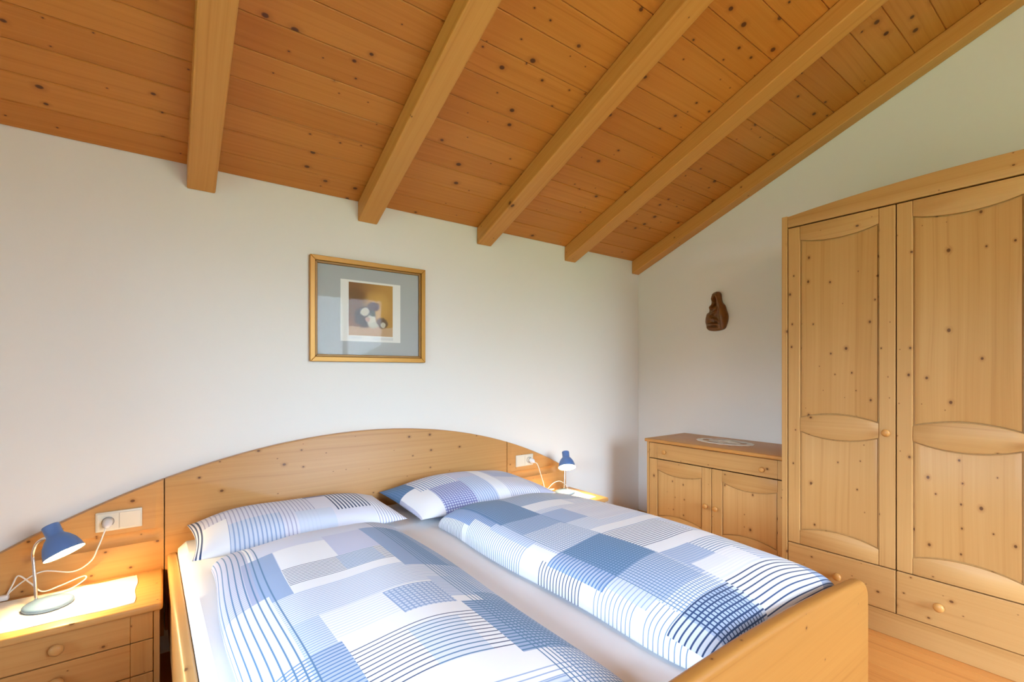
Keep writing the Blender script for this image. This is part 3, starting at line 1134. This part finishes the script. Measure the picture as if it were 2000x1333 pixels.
def panel_door(parent, X, ya, yb, z0, z1, st, cuts, knobs, sub=True):
    """ya<yb; cuts: list of (panel z0, panel z1, sag at bottom, sag at top) from the top down"""
    th = 0.022
    d = build('door', box(X + 0.012, X + th, ya + 0.004, yb - 0.004, z0 + 0.004, z1 - 0.004), 'pine_z', parent)
    for (a, c) in ((ya, ya + st[0]), (yb - st[1], yb)):
        build('stile', box(X, X + 0.0119, a, c, z0, z1, 0.003, 2), 'pine_z', d)
    a, c = ya + st[0] + 0.0006, yb - st[1] - 0.0006
    # rails between the panels
    prev_z, prev_s = z1, None
    for (pz0, pz1, s0, s1) in cuts:
        low = arc(a, c, pz1, s1)
        up = [(c, prev_z), (a, prev_z)] if prev_s is None else arc(a, c, prev_z, prev_s)[::-1]
        build('rail', prism(low + up, 0, X + 0.0003, X + 0.0119, 0.003, 2, ang=0.6), 'pine_y', d, 'auto')
        prev_z, prev_s = pz0, s0
    build('rail', prism([(a, z0), (c, z0)] + arc(a, c, prev_z, prev_s)[::-1], 0, X + 0.0003, X + 0.0119, 0.003, 2, ang=0.6), 'pine_y', d, 'auto')
    e = 0.0065
    for (pz0, pz1, s0, s1) in cuts:
        low = arc(a + e, c - e, pz0 + e, s0)
        up = arc(a + e, c - e, pz1 - e, s1)[::-1]
        build('panel', prism(low + up, 0, X + 0.005, X + 0.0121, 0.0025, 2, ang=0.6), 'pine_z', d, 'auto')
    for (y, z) in knobs:
        knob(d, (X, y, z), (-1, 0, 0), 1.1, 'pine_top')
    return d


# ------------------------------------------------------------------ wardrobe
WXF = 2.860
wd = thing('wardrobe', 'tall pine wardrobe with panelled doors and drawers along the white wall', 'wardrobe', (3.13, 0.45, 0))
WY1, WY0 = 1.2415, -0.315
b = box(WXF - 0.002, XR - 0.02, WY1 - 0.030, WY1, 0.0, 2.190, 0.003)
build('side_panel', b, 'pine_z', wd)
build('side_panel', box(WXF - 0.002, XR - 0.02, WY0, WY0 + 0.030, 0.0, 2.190, 0.003), 'pine_z', wd)
b = box(XR - 0.035, XR - 0.021, WY0 + 0.031, WY1 - 0.031, 0.10, 2.15)
box(WXF + 0.05, XR - 0.036, WY0 + 0.031, WY1 - 0.031, 0.10, 0.118, bm=b)
box(WXF + 0.05, XR - 0.036, WY0 + 0.031, WY1 - 0.031, 2.125, 2.143, bm=b)
build('carcass', b, 'dark_gap', wd)
yc, hw = (WY0 + WY1) / 2, (WY1 - WY0) / 2 - 0.0305
N = 30
pts = [(yc - hw, 2.124), (yc + hw, 2.124)] + [(yc + hw - 2 * hw * i / N, 2.186 + 0.042 * (1 - (1 - 2 * i / N) ** 2)) for i in range(N + 1)]
build('cornice', prism(pts, 0, WXF, WXF + 0.03, 0.004, 2, ang=0.7), 'pine_y', wd, 'auto')
build('plinth', box(WXF + 0.004, WXF + 0.024, WY0 + 0.031, WY1 - 0.031, 0.0, 0.119, 0.002, 1), 'pine_y', wd)
dw = 0.489
ys = [WY1 - 0.034 - i * (dw + 0.004) for i in range(3)]
cuts = [(1.043, 2.041, 0.028, -0.027), (0.413, 0.971, 0.030, -0.032)]
for i, yb_ in enumerate(ys):
    ya_ = yb_ - dw
    kn = [(ya_ + 0.034, 1.0)] if i < 2 else []
    panel_door(wd, WXF, ya_, yb_, 0.336, 2.117, (0.066, 0.061), cuts, kn)
    if i == 0:
        d = build('drawer', box(WXF, WXF + 0.022, ya_, yb_, 0.123, 0.331, 0.003, 2), 'pine_y', wd)
        knob(d, (WXF, 0.959, 0.222), (-1, 0, 0), 1.25, 'pine_top')
    if i == 1:
        d = build('drawer', box(WXF, WXF + 0.022, ys[2] - dw, yb_, 0.123, 0.331, 0.003, 2), 'pine_y', wd)
        knob(d, (WXF, 0.556, 0.222), (-1, 0, 0), 1.25, 'pine_top')
        knob(d, (WXF, -0.12, 0.222), (-1, 0, 0), 1.25, 'pine_top')

# ------------------------------------------------------------------ sideboard
SX = 2.920
sb = thing('sideboard', 'low pine sideboard with a long drawer over two doors, beside the wardrobe', 'sideboard', (3.17, 1.73, 0))
SY1, SY0, SZ = 2.238, 1.2445, 0.803
build('top', box(SX - 0.018, XR - 0.004, SY0, SY1, SZ - 0.024, SZ, 0.007, 3), 'pine_top', sb, 'auto')
b = box(SX, XR - 0.006, SY1 - 0.030, SY1 - 0.010, 0.0, SZ - 0.0245, 0.002)
build('side_panel', b, 'pine_z', sb)
build('side_panel', box(SX + 0.03, XR - 0.006, SY0, SY0 + 0.018, 0.0, SZ - 0.0245), 'pine_z', sb)
b = box(XR - 0.020, XR - 0.008, SY0 + 0.019, SY1 - 0.031, 0.06, SZ - 0.026)
box(SX + 0.04, XR - 0.021, SY0 + 0.019, SY1 - 0.031, 0.09, 0.105, bm=b)
build('carcass', b, 'dark_gap', sb)
build('plinth', box(SX + 0.008, SX + 0.026, SY0 + 0.001, SY1 - 0.031, 0.0, 0.096), 'pine_y', sb)
ya_, yb_ = SY0 + 0.001, SY1 - 0.033
d = build('drawer', box(SX, SX + 0.022, ya_ + 0.046, yb_ - 0.067, 0.662, 0.774, 0.003, 2), 'pine_y', sb)
build('end_piece', box(SX, SX + 0.022, yb_ - 0.0665, yb_, 0.662, 0.774, 0.003, 2), 'pine_z', d)
build('end_piece', box(SX, SX + 0.022, ya_, ya_ + 0.0455, 0.662, 0.774, 0.003, 2), 'pine_z', d)
knob(d, (SX, 2.068, 0.717), (-1, 0, 0), 1.0, 'pine_top')
knob(d, (SX, 1.377, 0.708), (-1, 0, 0), 1.0, 'pine_top')
ym = 1.709
panel_door(sb, SX, ym + 0.002, yb_, 0.100, 0.656, (0.068, 0.067), [(0.235, 0.583, 0.028, -0.028)], [(ym + 0.037, 0.402)])
panel_door(sb, SX, ya_, ym - 0.002, 0.100, 0.656, (0.046, 0.070), [(0.235, 0.583, 0.028, -0.028)], [(ym - 0.035, 0.400)])


def doily():
    """oval lace mat: scalloped rim, ring of open slots, centre with a hole"""
    bm = bmesh.new()
    cx, cy, ra, rb = 3.185, 1.768, 0.125, 0.205       # x and y radii
    n = 120

    def ring(f, scal=0.0):
        out = []
        for i in range(n):
            a = 2 * math.pi * i / n
            k = f * (1 + scal * abs(math.sin(a * 9)))
            out.append((cx + ra * k * math.cos(a), cy + rb * k * math.sin(a)))
        return out
    R = [ring(0.94, 0.06), ring(0.76), ring(0.64), ring(0.54), ring(0.18)]
    V = [[(bm.verts.new((x, y, SZ + 0.0004)), bm.verts.new((x, y, SZ + 0.0030))) for x, y in r] for r in R]

    def quad(a, c, i):
        j = (i + 1) % n
        bm.faces.new((V[a][i][1], V[a][j][1], V[c][j][1], V[c][i][1]))
        bm.faces.new((V[a][i][0], V[c][i][0], V[c][j][0], V[a][j][0]))
    for i in range(n):
        quad(0, 1, i)
        quad(3, 4, i)
        if i % 20 < 5:
            quad(1, 2, i)
            quad(2, 3, i)
    for a in (0, 4):
        for i in range(n):
            j = (i + 1) % n
            bm.faces.new((V[a][i][0], V[a][j][0], V[a][j][1], V[a][i][1]))
    o = build('lace_doily', bm, 'lace_cloth', None)
    tag(o, 'oval cream lace doily with open slots on the sideboard top', 'doily')


doily()


# ------------------------------------------------------------------ framed picture
def picture():
    x0, x1, z0, z1 = 0.632, 1.312, 1.358, 1.938
    yb = YW - 0.0006
    r = thing('framed_picture', 'gold framed print with a grey mat hanging above the bed', 'picture', ((x0 + x1) / 2, yb, z0))
    fw = 0.040

    def member(name, mat, o, i, ya, yc_):
        """four mitred frame sides between outset o and inset i"""
        A = [(x0 + o, z0 + o), (x1 - o, z0 + o), (x1 - o, z1 - o), (x0 + o, z1 - o)]
        B = [(x0 + i, z0 + i), (x1 - i, z0 + i), (x1 - i, z1 - i), (x0 + i, z1 - i)]
        for k in range(4):
            j = (k + 1) % 4
            build(name, prism([A[k], A[j], B[j], B[k]], 1, ya, yc_, 0.002, 1), mat, r)
    member('frame_side', 'gold_frame', 0.0, fw * 0.66, yb - 0.026, yb)
    member('frame_lip', 'gold_frame_inner', fw * 0.66 + 0.0002, fw, yb - 0.018, yb - 0.001)
    build('mat_board', box(x0 + fw, x1 - fw, yb - 0.008, yb - 0.004, z0 + fw, z1 - fw), 'mat_board', r)
    p = build('print_sheet', box(0.797, 1.153, yb - 0.0088, yb - 0.0081, 1.476, 1.826), 'print_paper', r)
    build('print_image', box(0.842, 1.104, yb - 0.0094, yb - 0.0089, 1.510, 1.814), 'print_painting', p)
    build('glass', box(x0 + fw, x1 - fw, yb - 0.0135, yb - 0.0120, z0 + fw, z1 - fw), 'picture_glass', r)


picture()


# ------------------------------------------------------------------ carved relief of a mother and child
def relief():
    # outline in pixels of a 1333 px close-up, u to the right, v down
    out = [(690, 240), (750, 252), (780, 300), (790, 390), (815, 480), (865, 545), (900, 650), (932, 760), (930, 850), (905, 940), (860, 1030),
           (760, 1062), (640, 1068), (530, 1050), (480, 1005), (455, 930), (440, 850), (458, 760), (470, 690), (530, 640), (540, 560), (578, 490),
           (572, 400), (578, 310), (620, 258)]
    uc, vc, sc = 686.0, 654.0, 0.300 / 828.0
    c = crom([(u, v, 0) for u, v in out] + [(out[0][0], out[0][1], 0)], 5)[:-1]
    poly = [(p.x, p.y) for p in c]

    def inside(u, v):
        k = False
        m = len(poly)
        for i in range(m):
            (x1, y1), (x2, y2) = poly[i], poly[(i + 1) % m]
            if (y1 > v) != (y2 > v) and u < (x2 - x1) * (v - y1) / (y2 - y1) + x1:
                k = not k
        return k

    def dist(u, v):
        best = 1e9
        m = len(poly)
        for i in range(m):
            (x1, y1), (x2, y2) = poly[i], poly[(i + 1) % m]
            dx, dy = x2 - x1, y2 - y1
            t = max(0, min(1, ((u - x1) * dx + (v - y1) * dy) / (dx * dx + dy * dy + 1e-9)))
            best = min(best, math.hypot(u - x1 - t * dx, v - y1 - t * dy))
        return best
    bumps = [  # centre u, v, radii, height, turn
        (645, 395, 46, 74, 0.020, 0.1),      # mother's face under the veil
        (700, 310, 95, 70, 0.012, 0.0),      # veil over the head
        (750, 440, 45, 190, 0.014, -0.15),   # veil falling at the side
        (598, 570, 58, 70, 0.020, 0.0),      # child's head
        (645, 690, 100, 26, 0.014, -0.45),   # arm across
        (520, 790, 70, 110, 0.014, 0.2),     # child's body
        (840, 770, 75, 250, 0.016, -0.12),   # cloak
        (690, 830, 80, 24, 0.013, 0.6),      # folded arm
        (650, 930, 100, 24, 0.012, 0.1),     # hand and knee
        (600, 1000, 150, 40, 0.010, 0.1),    # hem
    ]
    dents = [(672, 505, 26, 70, 0.014, 0.25), (610, 760, 34, 34, 0.012, 0), (690, 880, 34, 22, 0.012, 0), (645, 970, 70, 16, 0.010, 0.05), (700, 400, 14, 90, 0.010, 0.1), (645, 300, 60, 12, 0.007, -0.2), (645, 470, 40, 12, 0.008, 0.0), (560, 650, 60, 14, 0.008, -0.3), (540, 880, 60, 16, 0.008, -0.3),
             (785, 760, 12, 240, 0.006, -0.05), (770, 560, 12, 150, 0.005, -0.2)]

    def hgt(u, v):
        d = dist(u, v)
        h = 0.014 + 0.016 * min(1.0, d / 130.0) ** 0.5
        for sg, lst in ((1, bumps), (-1, dents)):
            for (cu, cv, ru, rv, a, tn) in lst:
                x, y = u - cu, v - cv
                xr = x * math.cos(tn) + y * math.sin(tn)
                yr = -x * math.sin(tn) + y * math.cos(tn)
                q = (xr / ru) ** 2 + (yr / rv) ** 2
                h += sg * 1.8 * a * math.exp(-q * 1.3)
        return max(0.006, h)
    bm = bmesh.new()
    X0 = XR - 0.0006
    Yc, Zc = 1.952, 1.765

    def P(u, v, h):
        return (X0 - h, Yc - (u - uc) * sc, Zc - (v - vc) * sc)
    # rows of the figure from top to bottom, each spanning the outline
    vmin, vmax = min(p[1] for p in poly), max(p[1] for p in poly)
    NR, NC = 84, 44
    front = []
    for k in range(NR + 1):
        v = vmin + 0.6 + (vmax - vmin - 1.2) * (0.5 - 0.5 * math.cos(math.pi * k / NR))
        xs = []
        m = len(poly)
        for i in range(m):
            (x1, y1), (x2, y2) = poly[i], poly[(i + 1) % m]
            if (y1 > v) != (y2 > v):
                xs.append((x2 - x1) * (v - y1) / (y2 - y1) + x1)
        a, c_ = min(xs), max(xs)
        row = []
        for q in range(NC + 1):
            u = a + (c_ - a) * (0.5 - 0.5 * math.cos(math.pi * q / NC))
            rim = q in (0, NC) or k in (0, NR)
            row.append(bm.verts.new(P(u, v, 0.008 if rim else hgt(u, v))))
        front.append(row)
    for a, c_ in zip(front, front[1:]):
        for q in range(NC):
            bm.faces.new((a[q], a[q + 1], c_[q + 1], c_[q]))
    rim = front[0][:] + [r[-1] for r in front[1:]] + front[-1][-2::-1] + [r[0] for r in front[-2:0:-1]]
    back = [bm.verts.new((X0, v.co.y, v.co.z)) for v in rim]
    for i in range(len(rim)):
        j = (i + 1) % len(rim)
        bm.faces.new((rim[i], rim[j], back[j], back[i]))
    bm.faces.new(back)
    o = build('carved_figure', bm, 'carved_walnut', None, True)
    tag(o, 'dark carved wooden relief of a veiled mother holding a child on the white wall', 'carving')


relief()


# ------------------------------------------------------------------ land outside the glazing
def outside():
    g = build('meadow', box(-130, 130, -150, 60, -3.2, -3.0), 'meadow')
    tag(g, kind='structure')
    bm = bmesh.new()
    N = 80
    rows_ = []
    for k in range(N + 1):
        x = -260 + 520 * k / N
        h = 13 + 7 * math.sin(k * 0.37) + 4 * math.sin(k * 0.83 + 1) + 2.5 * math.sin(k * 1.9)
        rows_.append([bm.verts.new((x, -150, -3.2)), bm.verts.new((x, -165, h * 0.6)), bm.verts.new((x, -185, h)), bm.verts.new((x, -230, -3.2))])
    for a, c in zip(rows_, rows_[1:]):
        for q in range(4):
            w = (q + 1) % 4
            bm.faces.new((a[q], a[w], c[w], c[q]))
    tag(build('hills', bm, 'hill_green', None, True), kind='structure')
    bm = bmesh.new()
    rows_ = []
    for k in range(N + 1):
        y = -260 + 520 * k / N
        h = 26 + 5 * math.sin(k * 0.31) + 3 * math.sin(k * 0.77 + 2) + 2 * math.sin(k * 1.7)
        rows_.append([bm.verts.new((-130, y, -3.2)), bm.verts.new((-142, y, h * 0.6)), bm.verts.new((-160, y, h)), bm.verts.new((-220, y, -3.2))])
    for a, c in zip(rows_, rows_[1:]):
        for q in range(4):
            w = (q + 1) % 4
            bm.faces.new((a[q], a[w], c[w], c[q]))
    tag(build('hills', bm, 'hill_green', None, True), kind='structure')


outside()
